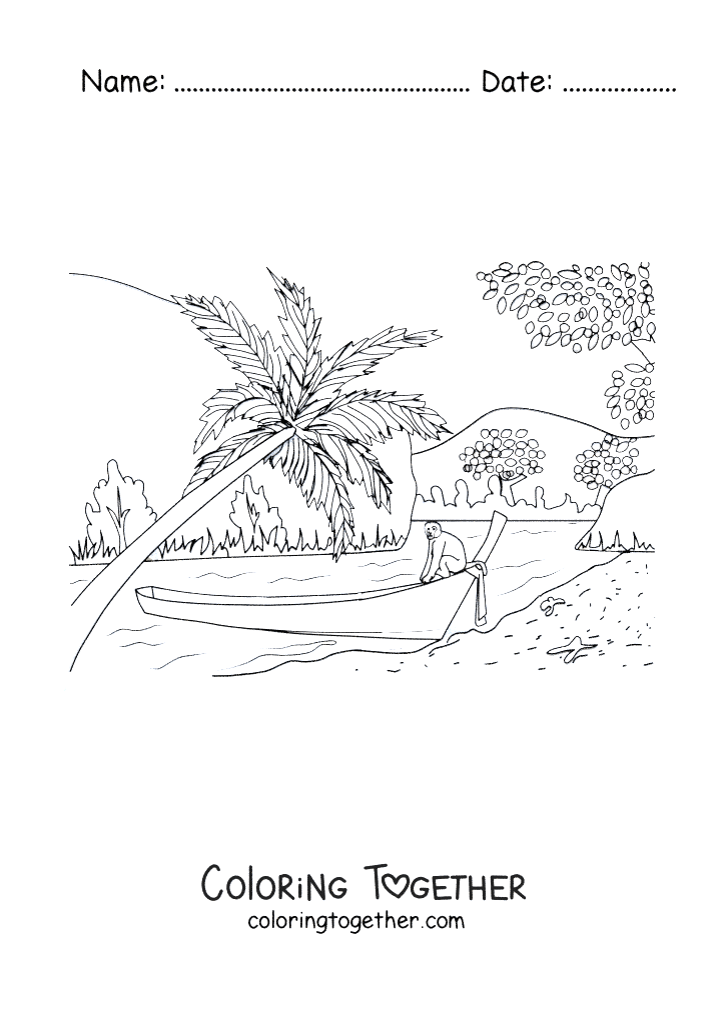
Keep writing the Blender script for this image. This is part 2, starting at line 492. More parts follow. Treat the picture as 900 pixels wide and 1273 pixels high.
# ------------------------------------------------------------------ bushes and trees along the far bank
YB = YF + 1.0
bushes = [
    ([(M6, '92,220 130,206 155,230 165,262| 200,250 245,268| 217,205 218,160 250,145 288,168 305,230 318,295|')], 'low bush with a single rounded shoot beside the cliff'),
    ([(M6, '318,295 355,277 405,298| 390,260 400,225 423,200| 398,150 405,112 440,97 472,122 490,190 483,262| 505,280 510,308|')], 'bush with one tall bulging shoot directly above the monkey'),
    ([(M6, '510,308 560,265 618,268| 615,235 640,208 680,203| 642,150 652,85 690,62 715,75 735,140 733,215| 765,225 790,280 820,298|')], 'tall bush with a fat oval shoot behind the boat prow'),
    ([(M6, '820,298 845,285'), (Q5, '555,747 590,707 622,696 648,718 655,748| 690,740 738,770| 733,650 737,600 760,587 793,605 800,645 780,688| 805,705 810,765 845,781 900,765')], 'bush with one upright finger shaped shoot right of the prow'),
    ([(Q6, '0,697 60,675 93,630 90,575| 128,605 135,655| 178,657 195,700 197,743|')], 'bush with a pointed curling tip on the far bank'),
    ([(Q6, '197,743 230,730 260,680 290,667 315,688| 350,673 385,685 397,720|')], 'low scalloped bush beside the steep right bank'),
]
extras = {0: [[(M6, '245,268 240,255')]], 2: [[(M6, '660,190 680,203')], [(M6, '618,268 612,262')]], 1: [[(M6, '405,298 398,285')]]}
for i, (ks, lab) in enumerate(bushes):
    uv = cv(*ks)
    m = MB()
    yy = YB + 0.12 * (i % 2)
    m.puff(uv + [(uv[-1][0], 646), (uv[0][0], 646)], 3.5, lambda u, v: yy, 10, 0.25)
    m.stroke(uv, lambda u, v: yy, 1.5, 0.05)
    for e in extras.get(i, []):
        m.stroke(cv(*e), lambda u, v: yy, 1.4, 0.08)
    tag(m.build('bush'), lab, 'bush', 'bushes along the far bank')

def leaf_loop(key, t):
    """pointed leaf (x1,y1,x2,y2,width) or round leaf (cx,cy,rx,ry) as a closed loop in picture points"""
    ox, oy, k = key
    out = []
    if len(t) == 5:
        x1, y1, x2, y2, w = t
        c = np.array(((x1 + x2) / 2, (y1 + y2) / 2)); d = np.array((x2 - x1, y2 - y1)); L = np.linalg.norm(d) / 2
        d = d / (2 * L); nn = np.array((-d[1], d[0]))
        for sgn in (1, -1):
            for j in range(10):
                x = -1 + 2 * j / 10 if sgn > 0 else 1 - 2 * j / 10
                y = (1 - abs(x) ** 2.0) ** 0.86
                q = c + d * L * x + nn * sgn * (w / 2) * y
                out.append((ox + q[0] / k, oy + q[1] / k))
    else:
        cx, cy, rx, ry = t
        rnd = random.Random(int(cx * 7 + cy * 13))
        ph = rnd.uniform(0, 6.28)
        for j in range(18):
            a = 2 * math.pi * j / 18
            r = 1 + 0.05 * math.cos(3 * a + ph) + 0.035 * math.cos(5 * a + 2 * ph)
            out.append((ox + (cx + rx * r * math.cos(a)) / k, oy + (cy + ry * r * math.sin(a)) / k))
    return out

def crown_leaves(m, key, leaves, dep, w=1.5):
    for t in leaves:
        lp = leaf_loop(key, t)
        n = len(lp)
        pts = [P(u, v, dep(u, v)) for u, v in lp]
        cu = sum(p[0] for p in lp) / n; cw = sum(p[1] for p in lp) / n
        c = P(cu, cw, dep(cu, cw) - 0.0)
        th = Vector((0, 0.012, 0))
        m.add(pts + [c] + [p + th for p in pts] + [c + th], [(i, (i + 1) % n, n) for i in range(n)] + [(n + 1 + (i + 1) % n, n + 1 + i, 2 * n + 1) for i in range(n)]
              + [((i + 1) % n, i, n + 1 + i, n + 1 + (i + 1) % n) for i in range(n)], 0)
        m.stroke(lp + [lp[0]], lambda u, v: dep(u, v), w, 0.03)

def dome(uc, vc, ru, rv, Y0, b):
    return lambda u, v: Y0 - b * max(-0.6, 1 - ((u - uc) / ru) ** 2 - ((v - vc) / rv) ** 2)

leaves_a = [(297,130,36,40),(378,128,38,36),(432,155,528,105,72),(558,150,663,108,70),(400,212,37,48),(452,230,556,200,68),(560,230,662,232,68),(665,195,755,243,76),(250,240,35,47),(330,252,35,35),(163,282,44,36),(222,305,28,35),(292,310,46,36),(390,303,44,35),(408,328,545,275,72),(595,293,40,35),(708,307,38,35),(778,313,35,35),(105,332,29,28),(205,372,37,34),(325,358,40,33),(465,378,572,382,68),(590,365,688,380,62),(715,393,32,34),(137,430,27,32),(155,430,30,32),(210,455,308,400,70),(340,438,34,30),(422,433,34,35),(482,485,34,33),(515,475,32,25),(595,448,34,32),(697,452,28,30),(758,442,35,28),(228,497,32,34)]
leaves_b = [(460,105,35,38),(515,133,35,30),(355,172,40,38),(437,163,36,45),(528,218,635,135,72),(640,128,703,108,34),(680,227,40,36),(290,238,47,35),(223,275,40,36),(368,233,28,30),(430,235,38,33),(467,292,44,34),(530,295,32,30),(622,298,44,40),(250,325,392,318,62),(345,322,32,30),(455,352,35,33),(198,372,37,35),(275,375,45,32),(340,383,32,33),(525,410,38,42),(605,378,40,36),(680,372,26,34),(203,440,37,34),(232,460,345,455,68),(380,455,38,42),(320,508,47,36),(460,490,30,30)]
YT = YF + 3.0
def far_tree(key, leaves, uc, vc, ru, rv, trunk_fill, trunk_lines, label, w, extra=()):
    root = empty('small_leafy_tree', P(uc, 640, YT), label, 'tree', 'small leafy trees on the far bank')
    d = dome(uc, vc, ru, rv, YT, 1.1)
    m = MB(); crown_leaves(m, key, leaves, d, w)
    for e in extra: m.stroke(e, lambda u, v: YT - 1.4, 1.3, 0)
    m.build('crown', root)
    m = MB()
    m.puff(trunk_fill, 3, lambda u, v: YT, 4, 0.12)
    for e in trunk_lines: m.stroke(e, lambda u, v: YT - 0.13, 1.5, 0.01)
    m.build('trunk', root)
far_tree(Q5, leaves_a, 626, 566, 52, 36,
         cv((Q5, '415,475 450,525 500,530 560,510 615,480| 660,505| 515,583| 555,745| 550,790| 440,790| 432,665 440,600 432,530')),
         [cv((Q5, '415,475 437,540 440,610 430,665')), cv((Q5, '415,475 450,525 500,531 560,512 615,480| 660,505| 515,583| 555,745|'))],
         'small round leafy tree behind the bushes directly above the boat prow', 1.3, [cv((Q5, '118,355 130,380')), cv((Q5, '655,408 662,398 678,405'))])
far_tree(Q6, leaves_b, 755, 575, 40, 40,
         cv((Q6, '395,505 343,670| 343,760| 420,760| 440,640 490,540| 480,530 430,510 400,500')),
         [cv((Q6, '395,505 343,672')), cv((Q6, '400,500 430,510 470,530 490,540'))],
         'small leafy tree past the bushes half hidden by the steep right bank', 1.3)

# ------------------------------------------------------------------ overhanging branch, upper right
YO = 9.0
lv1 = [(262,80,393,82,75),(197,135,383,148,70),(290,220,455,150,70),(527,73,685,72,78),(507,243,650,187,72),(315,340,450,245,75),(115,385,255,295,75),(368,497,507,335,78),(275,530,305,360,80),(443,575,530,437,80),(548,455,675,390,70),(625,588,775,518,80),(632,455,738,438,78),(534,713,570,595,80),(565,848,665,700,78),(697,822,850,692,80),(762,437,903,337,82),(808,140,1036,174,84),(838,262,962,262,78),(812,585,920,530,76),(655,280,763,262,78),(852,828,925,712,84),
       (95,170,40,38),(165,185,36,36),(215,258,38,46),(485,110,40,50),(702,152,42,48),(790,213,42,38),(555,328,38,38),(658,388,40,42),(697,685,44,52),(875,655,45,42)]
lv2 = [(88,68,150,118,46),(215,180,290,213,30),(323,265,427,190,80),(453,63,535,213,74),(590,282,665,155,80),(710,82,795,192,82),(308,338,380,378,48),(500,465,562,365,82),(270,603,290,453,82),(420,585,420,460,80),(567,628,637,437,70),(764,562,770,405,80),(65,770,210,650,78),(370,693,453,592,76),(243,867,320,700,74),(367,857,447,715,76),(570,822,618,700,84),(815,725,825,600,80),(50,445,85,347,80),(630,693,670,590,76),(112,598,180,505,66),(570,148,642,180,46),
       (185,518,35,52),(240,130,37,43),(332,118,38,38),(565,93,43,40),(430,265,34,34),(138,263,38,38),(255,313,44,38),(140,365,37,40),(203,400,42,40),(405,422,37,38),(505,325,42,40),(640,325,36,36),(623,408,37,38),(735,372,40,46),(790,300,40,50),(758,245,37,37),(810,380,34,32),(497,522,36,36),(298,662,37,42),(232,703,40,42),(497,730,36,38),(708,600,38,55),(692,693,36,45),(130,845,40,45)]
lv3 = [(570,188,765,222,74),(628,358,757,322,78),(385,460,525,385,76),(408,575,530,465,76),(465,680,520,555,78),(568,490,672,408,78),(703,595,745,462,78),(598,597,652,505,84),(678,725,710,617,80),
       (505,268,50,36),(517,340,50,38),(805,205,38,40),(785,328,33,38),(752,437,37,38),(808,535,38,42),(577,725,38,50),(740,635,34,45),(807,645,38,43)]
root = empty('overhanging_tree', P(1152, 940, YO + 0.5), 'leafy tree overhanging from the upper right corner of the picture', 'tree')
od = dome(720, 390, 130, 80, YO, 0.7)
m = MB()
crown_leaves(m, Q2, lv1, od, 1.42)
crown_leaves(m, Q3, lv2, od, 1.42)
for s in ('735,40 725,60 735,85 770,95 795,80 800,55 795,40', '860,487 825,488 805,502 825,525 860,527'):
    m.stroke(cv((Q3, s)), od, 1.6, 0.03)
crown_leaves(m, Q4, lv3, lambda u, v: YO - 0.1 + 0.002 * (v - 480), 1.42)
m.stroke(cv((Q4, '858,425 825,430 808,455 830,477 858,478')), lambda u, v: YO, 1.6, 0.03)
m.build('crown', root)
m = MB()
od2 = lambda u, v: YO + 0.1
tw = [cv((Q3, '620,770 690,770 740,760 815,780| 812,710|')), cv((Q3, '815,715 858,800')), cv((Q3, '625,775 745,895'), (Q4, '740,70 815,165')), cv((Q4, '820,168 858,155'))]
for s in tw:
    m.stroke(s, od2, 1.6, 0.0)
m.tube([P(784, 424, YO + .13), P(802, 441, YO + .13), P(816, 450, YO + .14), P(960, 440, YO + .3), P(1150, 455, YO + .5)], [0.006, 0.008, 0.012, 0.035, 0.06], 0, 8)
m.tube([P(812, 424, YO + .14), P(960, 420, YO + .3), P(1150, 400, YO + .5)], [0.006, 0.02, 0.04], 0, 8)
m.build('branch', root)
m = MB()
trunk_pts = [(1158, 960), (1150, 800), (1146, 600), (1156, 420), (1176, 260)]
rr = [0.17, 0.14, 0.12, 0.10, 0.05]
m.tube([P(u, v, YO + .5) for u, v in trunk_pts], rr, 0, 14)
for sg in (-1, 1):
    m.stroke(catmull([(u + sg * r * F / (YO + .5), v) for (u, v), r in zip(trunk_pts, rr)]), lambda u, v: YO + .5, 1.6, 0.03)
m.build('trunk', root)

# ------------------------------------------------------------------ leaning palm
YC = 14.9
palm = empty('palm_tree', P(55, 870, 11.5), 'palm tree leaning in from the left with feathery drooping fronds over the boat', 'palm tree')
TL = [(363, 531.2), (357, 531), (350, 535), (343, 539), (290, 574.5), (239.5, 610), (229.5, 617.5), (185, 657), (136.7, 700.8), (111.5, 726), (85.8, 756.8), (62, 792), (40, 830)]
TR = [(367.5, 535), (367, 539.5), (360, 544.5), (342.5, 557.8), (309, 584), (276, 610), (230, 649), (186, 690), (152, 729), (130, 758), (110, 790), (96.7, 813), (86.2, 838.5), (72, 880)]
def resample(p, n):
    p = np.array(catmull(p, 8)); d = np.r_[0, np.cumsum(np.hypot(*np.diff(p, axis=0).T))]
    return [(float(np.interp(s, d, p[:, 0])), float(np.interp(s, d, p[:, 1]))) for s in np.linspace(0, d[-1], n)]
NT = 60
tl, tr = resample(TL, NT), resample(TR, NT)
tY = [YC - 3.4 * (i / (NT - 1)) ** 1.1 for i in range(NT)]
m = MB()
verts, faces = [], []
SD = 16
for i in range(NT):
    a, b = P(*tl[i], tY[i]), P(*tr[i], tY[i])
    c, r = (a + b) / 2, (b - a) / 2
    back = Vector((0, r.length, 0))
    for k in range(SD):
        t = 2 * math.pi * k / SD
        verts.append(c + r * math.cos(t) + back * math.sin(t))
for i in range(NT - 1):
    for k in range(SD):
        k2 = (k + 1) % SD
        faces.append((i * SD + k, i * SD + k2, (i + 1) * SD + k2, (i + 1) * SD + k))
faces.append(tuple(range(SD))); faces.append(tuple((NT - 1) * SD + k for k in reversed(range(SD))))
m.add(verts, faces, 0)
def tdep(side):
    us = [p[0] for p in side][::-1]; ys = tY[::-1]
    return lambda u, v: float(np.interp(u, us, ys))
m.stroke([p for p in tl if p[0] >= 85.8], tdep(tl), 1.7, 0.07)
m.stroke([p for p in tr if p[0] >= 86.0], tdep(tr), 1.7, 0.07)
m.stroke(cv((K6, '500,482 560,462 600,455 630,465 650,490 645,530 630,552')), lambda u, v: YC - 0.10, 1.6, 0)
m.build('trunk', palm)

def frond(k, upper, lower, inks, w=1.3):
    """upper: base to tip, lower: tip to base (lists of (crop, string)); inks: veins and midrib"""
    dep = lambda u, v: YC + 0.12 + k * math.hypot(u - 366, v - 533) / 200.0
    m = MB()
    up, lo = cv(*upper), cv(*lower)
    poly = up + lo
    m.slab(poly, 7, dep, 0.015)
    for ks in (upper, lower):
        for p in ks:
            for pc in curve(*p):
                m.stroke(pc, dep, w, 0.03)
    for key, s in inks:
        for x in s.split(';'):
            if x.strip():
                for pc in curve(key, x):
                    m.stroke(pc, dep, w, 0.03)
    m.build('frond', palm)

# frond to the upper left
frond(0.55,
    [(C1, '270,745 245,610| 240,465| 250,400 235,320| 205,255 170,178|'),
     (A1, '890,537| 848,583| 830,500 800,422| 758,492| 730,430 697,377| 662,400| 590,290 518,202| 483,262| 445,190 400,165| 380,228| 350,200 313,163| 295,222| 250,180 205,152| 235,200| 190,187 130,175 72,158|')],
    [(A1, '72,158| 140,225 175,255 208,275| 145,288| 265,325| 225,350| 270,385 345,400| 265,405| 330,450 380,485| 325,487| 400,525 490,550| 395,552| 450,590 505,630| 495,640| 550,670 600,695| 525,703| 590,725 640,765 690,835|'),
     (C1, '0,465 90,490 140,560 180,640 200,740|')],
    [(A1, '190,222 270,240 350,272 440,330 520,390 600,470 660,540 720,610 765,685 830,790 880,880; 185,205 235,220 335,255; 180,165 205,190 235,200; 275,175 300,195 318,210; 360,205 378,225;'
          '208,275 290,305 380,315 440,312; 265,325 400,345 500,370; 285,408 420,408 540,422; 360,437 390,460 470,468 595,467; 370,490 510,520 645,530; 460,528 500,553 600,575 715,607; 475,600 600,620 735,652; 540,650 600,672 700,690 785,715; 610,730 700,745 810,770; 650,770 740,795 833,823; 740,830 790,850 833,852; 760,850 880,893;'
          '313,163 300,205 350,240 365,275; 385,228 430,290 448,330; 440,210 465,245; 483,262 505,320 520,390; 530,272 570,370 598,465; 605,340 650,430 670,540; 662,400 705,500 722,610; 722,460 770,570 765,685; 775,480 795,600 792,712; 812,597 835,690 830,790; 870,597 893,700 890,770 865,875'),
     (C1, '95,410 150,500 175,560 215,640 270,745; 150,440 175,520 205,620; 205,385 190,500 170,645; 160,500 175,575 185,585; 165,540 185,590 180,610; 225,545 228,600 215,705; 222,610 215,700; 105,490 120,560 145,625; 190,390 240,500 285,630; 205,325 240,310; 215,300 240,335; 185,400 205,440; 195,490 160,520')])
# frond standing upright
frond(0.8,
    [(C1, '275,745 300,640|'), (B1, '360,885 365,662| 400,668| 340,585 303,512| 352,525| 310,450 272,373| 345,408| 300,270 245,168| 300,205 335,255| 285,170 187,8|')],
    [(B1, '187,8| 250,75 328,155| 322,125 328,90| 360,140 380,180| 392,125| 430,195| 465,155| 467,265| 513,230| 507,330| 537,315| 543,410| 600,385| 545,540| 595,510| 545,660| 597,630| 588,740 530,820|'),
     (C1, '395,450 340,560 290,660 275,745')],
    [(B1, '290,170 350,240 430,310 455,370 475,460 490,560 490,690 475,810 460,900; 300,80 350,150 430,310; 328,95 322,140 375,200; 385,150 420,230 432,300; 440,195 465,215; 300,130 330,158; 467,265 462,315 442,340; 513,230 508,300; 503,330 490,400 478,460; 505,250 512,320; 543,380 545,430 520,510 490,560; 545,540 520,590 490,645; 545,600 535,660 490,750; 575,640 575,700 540,780 475,830; 600,385 570,450 530,560; 530,430 550,410; 545,545 530,560;'
          '335,255 300,205; 325,230 350,340 420,480 490,620; 380,295 420,390 475,465; 350,525 420,640 490,725; 403,665 445,730 475,800; 330,680 360,740 440,900; 325,745 350,715; 335,690 350,750'),
     (C1, '340,385 333,490 320,560 285,690 275,745; 245,320 300,420 335,490; 195,395 250,540 290,630; 230,550 250,620 278,690')])
# frond to the upper right
frond(0.35,
    [(C1, '275,745 310,650 380,550 440,430 480,355| 470,325| 525,255| 527,292| 600,220 708,140|'), (D1, '110,203| 110,243| 160,210 215,178| 240,190| 320,140 415,88| 380,140| 440,120 513,107| 490,175| 560,150 640,132 745,118| 695,148| 785,170|')],
    [(D1, '785,170| 665,215| 605,230| 665,243| 500,253 430,272| 415,297| 340,328 240,363| 310,365| 185,428| 280,430| 130,475 50,520 0,560|'),
     (C1, '600,500 560,528| 625,502| 595,560 550,600| 530,625| 440,665 350,700 275,738|')],
    [(D1, '665,190 580,188 500,190; 665,170 590,172 520,180 455,197 350,217 250,243 150,285 80,325 0,375; 480,200 560,222 640,222 670,215; 295,233 400,250 500,250; 155,285 230,300 330,298 415,295; 10,390 150,350 335,328; 250,362 300,372; 0,425 100,390 180,380 280,382;'
          '110,203 50,270 0,340; 225,190 150,265 80,325; 385,143 300,190 225,245; 513,107 500,135 430,170 350,215; 500,125 520,127; 185,428 230,455; 280,375 305,365'),
     (C1, '600,315 500,405 450,475 400,545 350,620 300,690 275,745; 708,140 650,200 600,270 550,350; 615,328 680,310; 520,400 570,365 640,340; 450,470 530,435 640,410 740,400 830,393; 485,430 520,400; 375,580 450,510 540,470 650,450; 340,635 420,600 500,575 555,568; 310,690 380,630 450,580; 400,685 530,615; 525,292 565,262; 545,595 530,630; 280,735 310,650'),
     (K3, '520,700 640,640 740,600 900,550; 620,530 720,480 840,405; 700,330 760,320; 715,360 750,315; 630,265 720,170 835,0; 640,290 720,195 800,70; 620,390 700,280 782,165')])
# frond reaching right
frond(-0.35,
    [(C1, '285,770 360,735 430,712| 500,670 580,580 660,535| 665,565| 740,515|'), (D1, '140,570| 65,612 213,558| 197,605| 260,580 325,567| 268,622| 350,595 440,578| 405,610| 500,608|'),
     (K2, '0,130 150,120 300,112| 130,190| 230,205 325,215| 318,260 283,298| 370,310 470,360 515,410| 580,465 625,520| 525,540| 720,670|')],
    [(K2, '720,670| 600,640 475,635| 535,760| 420,720 320,650| 335,765| 255,690 155,600| 153,690| 60,620 -5,560|'),
     (K5, '850,170 795,125| 790,180| 690,155 585,105| 650,285| 560,265 450,180| 545,355| 430,315 265,210| 330,270 370,385| 250,340 150,280| 180,345|'), (C1, '690,885 600,800 460,765 350,800 285,772')],
    [(K2, '0,280 100,325 160,360 230,395 380,500 540,655; 0,272 150,295 280,300; 0,195 130,190 255,180; 190,305 315,350; 215,378 330,385 430,395 515,412; 380,497 560,590 720,670; 525,540 600,610; 100,335 170,480 260,600 330,660 400,745; 245,415 320,560 430,670 530,750; 0,345 100,460 180,570 260,680; 0,455 90,530 155,600; 480,640 545,655; 500,700 530,755'),
     (G1, '60,300 160,255 240,215 310,190 390,165 520,165 620,175 740,165 800,163; 615,175 700,205 722,212; 100,305 200,330 300,385 390,475; 195,265 280,280 370,360 465,485; 240,225 350,280 450,350 530,450; 310,205 420,265 520,340 600,470; 395,180 500,230 590,320 625,425; 520,175 600,250 720,360; 615,175 650,250 722,306; 700,205 722,246; '
          '300,140 200,215 150,265; 180,210 130,240 70,290; 380,90 330,120 300,150; 440,105 370,140 310,190; 430,125 470,95; 560,95 450,140 395,165; 600,105 510,145; 680,100 600,140 500,180; 475,182 520,172; 640,130 695,130; 110,250 70,300 0,370; 690,330 725,380; 700,350 715,390; 605,370 620,430')])
# frond drooping to the lower right
frond(-0.7,
    [(G1, '-30,385 65,383 180,382|'), (G1, '-10,368 100,345 170,347 240,375 330,465|'), (G1, '330,462 400,485 490,543| 445,545| 510,580 540,608| 500,612| 540,640 600,720|'),
     (H1, '780,80| 800,135 850,190 890,245| 825,250| 860,280 885,320| 865,322| 868,400 875,480|')],
    [(H1, '875,480| 800,375| 785,440| 755,390 730,335| 707,350| 690,290 668,200| 645,262| 610,205| 597,255| 575,235 555,205|'),
     (G1, '315,765| 300,700 250,645| 170,590 100,480 70,410 -20,390')],
    [(G1, '65,385 105,413 170,420 240,440 310,480 410,560 500,660 560,760 600,840; 105,415 130,500 190,590 255,645; 165,420 250,530 300,640 315,765; 245,455 300,580 320,690 355,795; 305,490 370,600 420,700 428,770; 415,570 470,700 500,880; 500,670 510,780 515,895; 550,740 555,895; 25,365 90,355 160,355; 65,385 140,382 205,393;'
          '240,420 290,440 335,460; 165,420 240,420; 320,475 400,490 470,545; 330,485 440,590 500,612; 480,620 560,670; 510,670 600,720 650,780; 590,790 560,740; 600,800 640,860; 300,440 330,480; 310,450 365,468; 285,455 330,470; 310,470 350,485; 400,585 430,560'),
     (H1, '660,20 740,120 790,190 830,260 850,330 860,375; 740,120 750,250 775,430; 790,190 795,300 800,425; 820,250 845,330 845,410; 745,130 830,190 890,245; 830,190 870,240; 845,265 880,320; 735,310 745,350')])
# long frond hanging down in front of the shore
frond(-0.95,
    [(F1, '222,415 280,460| 330,490 400,520| 555,645|'), (H1, '495,105| 450,105| 490,150 508,190 490,205| 530,260 560,330| 545,320| 575,390 605,435| 572,430| 590,500 602,580| 580,560| 608,640|')],
    [(H1, '608,640| 590,635| 580,700| 560,695| 540,740| 500,780 467,843| 465,765| 440,820| 450,740 460,590| 437,610| 430,460| 412,520| 385,440 360,378| 327,450| 305,350| 262,430| 247,380 250,290| 225,350| 205,270 207,205| 183,280| 165,230 155,145| 120,250| 115,140| 85,195| 65,130 60,45| -5,140|'),
     (E1, '700,645| 720,740 690,680| 705,640| 648,705| 652,655| 730,585| 800,535 870,490|')],
    [(F1, '225,415 310,490 360,550 410,600 475,690 525,790 560,880; 285,420 360,480 430,545; 275,460 350,455 400,495; 315,495 400,500 440,545; 370,560 440,580 510,640; 290,425 430,530; 440,540 530,640 560,720;'
          '135,485 110,540 50,590; 175,450 165,560 125,665; 208,450 210,560 180,680; 245,445 250,580 205,700; 275,465 290,590 240,750; 315,500 315,640 275,800; 360,550 370,680 330,895; 70,530 -20,610; 30,640 60,590'),
     (H1, '300,10 350,70 410,155 465,260 500,390 525,500 522,600 520,700; 105,0 95,80 65,135; 155,0 145,80 115,150; 190,0 185,80 150,160; 230,0 225,100 175,220; 255,0 260,100 240,200 210,265; 300,20 310,150 300,280 255,385; 350,70 365,180 355,310 330,400; 410,155 410,260 380,420; 465,270 440,380 425,480; 500,390 460,500 450,750; 522,530 480,620 450,720; 520,650 480,740 470,800; 520,690 500,780;'
          '310,10 400,50 460,105; 415,155 480,190 500,205; 455,240 510,260 545,320; 490,330 540,370 575,420; 505,395 560,470 570,570; 525,495 580,590 605,640; 530,575 560,660 575,710; 520,680 540,785; 430,455 412,575; 545,300 560,330; 560,520 590,530; 430,470 425,540')])
# frond along the left side of the trunk
frond(0.25,
    [(K6, '480,380 400,390 330,420 200,440| 120,480 0,505|'), (E1, '640,435 520,465 415,500| 350,540 295,600| 240,620 150,675| 215,635 130,735| 180,710 120,790 90,850 55,900|'), (L3, '60,165 35,240|')],
    [(L3, '35,240 200,125| 420,-20|'), (E1, '450,660 600,560 745,465| 800,440 860,420|')],
    [(E1, '745,462 640,470 540,510 440,585 370,640 300,720 200,830; 415,500 520,465 600,452; 415,527 480,515 550,508; 480,540 400,560 320,580; 345,570 360,575; 445,585 330,600 210,640; 375,640 250,650 170,690; 320,680 200,695 130,735; 275,735 200,745 120,790; 225,800 150,820 75,865; 605,490 530,540 455,655; 565,560 640,495 740,465; 440,585 390,660 340,740 320,765; 320,705 270,760 260,800; 230,800 200,840; 215,630 245,625; 295,600 330,580; 420,495 560,460; 520,468 660,440; 160,670 240,630; 135,735 200,680'),
     (L3, '40,240 90,200; 50,180 70,160'),
     (K6, '130,410 150,370 280,330 420,350 500,360 570,400 610,450; 200,405 300,385 440,385 500,420 560,465; 130,440 250,430 300,420 420,440 490,480; 110,435 140,480 220,485; 200,450 300,480 400,540; 130,380 200,415; 110,435 290,430; 200,410 310,390; 350,375 450,380; 440,380 470,370 490,395 480,410 450,390')])
# frond arching to the left
frond(0.45,
    [(K6, '600,450 480,375 420,255|'), (E1, '745,265| 690,235| 700,210 640,130 600,92 560,88 540,102 535,125| 435,95| 455,145| 370,142 295,142| 328,150| 265,200 190,255| 245,290| 205,325 165,370| 230,387| 175,470 130,540| 148,530| 130,580 125,630|')],
    [(E1, '125,630| 200,540 275,440| 283,525| 325,460 355,395| 405,350| 408,385| 450,350 505,325| 480,368| 575,345| 540,368| 612,386|'), (K6, '130,380 300,335 480,370 600,450')],
    [(E1, '795,375 750,280 690,230 620,205 540,210 440,260 350,330 265,420 210,490 180,550; 330,158 440,160 500,185 513,215; 455,120 530,155 575,200; 555,120 600,155 645,195; 245,215 340,205 465,225; 235,275 320,260 420,262; 215,350 300,300 385,290; 430,355 432,300 480,245 560,215 640,210; 490,365 520,310 600,268 720,255; 545,368 575,345 650,320 765,312; 430,275 370,340 355,435; 640,130 690,140; 575,345 550,365; 260,420 290,395; 405,350 360,400; 500,325 480,360')])

# ------------------------------------------------------------------ boat
boat = empty('boat', P(330, 785, 16.4), 'long narrow wooden boat with raised prow resting against the beach', 'boat')
near = cv((N3, '48,197 90,235 185,263 300,283 450,297 620,307 900,313'), (N4, '200,375 450,367 700,350 900,330'), (N5, '150,278 300,250 450,213 640,163'), (N2, '170,180 350,118'))
farg = cv((N3, '170,175 340,207 540,233 740,247 900,252'), (N4, '200,315 450,307 700,297 900,285'), (N5, '150,225 300,205 450,180 630,148'), (N2, '100,200 250,150 345,110'))
keel = cv((N3, '120,372 300,408 540,440 720,470 900,490'), (N4, '130,555 400,585 900,610'), (N5, '200,552 500,565 770,570'))
stem = cv((N2, '173,629 235,515 300,400 362,288 425,172'))
NB = 60
rn, rf, rk = resample(near, NB), resample(farg, NB), resample(keel, NB)
bYc = [15.55 + 2.1 * (1 - i / (NB - 1)) ** 1.5 for i in range(NB)]
bw = [0.24 + 0.28 * math.sin(math.pi * min(1, i / (NB - 1) * 1.15) ** 0.8) if i < 0.5 * NB else 0.5 * (1 - ((i / (NB - 1) - 0.5) / 0.5) ** 2.2) + 0.01 for i in range(NB)]
nY = [c - b for c, b in zip(bYc, bw)]
n3 = [P(*p, y) for p, y in zip(rn, nY)]
f3 = []
for p, q, c in zip(rf, n3, bYc):
    y = (H - q.z) * F / (p[1] - VH)
    f3.append(P(*p, min(max(y, q.y + 0.02), c + 0.75)))
kY = [min(c - 0.7 * b, (H - 0.015) * F / (p[1] - VH)) for p, c, b in zip(rk, bYc, bw)]
k3 = [P(*p, y) for p, y in zip(rk, kY)]
in3 = [n + (f - n) * 0.10 + Vector((0, 0, -0.20 * (0.4 + 0.6 * math.sin(math.pi * i / (NB - 1))))) for i, (n, f) in enumerate(zip(n3, f3))]
if3 = [n + (f - n) * 0.90 + Vector((0, 0, -0.20 * (0.4 + 0.6 * math.sin(math.pi * i / (NB - 1))))) for i, (n, f) in enumerate(zip(n3, f3))]
m = MB()
b3 = [Vector((k.x, k.y + 0.01, -0.03)) for k in k3]          # wetted bottom edge
verts = n3 + k3 + f3 + in3 + if3 + b3
fs = []
for i in range(NB - 1):
    j = i + 1
    fs += [(i, NB + i, NB + j, j), (NB + i, 5 * NB + i, 5 * NB + j, NB + j), (5 * NB + i, 2 * NB + i, 2 * NB + j, 5 * NB + j), (i, j, 3 * NB + j, 3 * NB + i),
           (3 * NB + i, 3 * NB + j, 4 * NB + j, 4 * NB + i), (4 * NB + i, 4 * NB + j, 2 * NB + j, 2 * NB + i)]
L = NB - 1
fs += [(0, 2 * NB, 5 * NB, NB), (L, NB + L, 5 * NB + L, 2 * NB + L), (0, 3 * NB, 4 * NB, 2 * NB), (L, 2 * NB + L, 4 * NB + L, 3 * NB + L)]
m.add(verts, fs, 0)
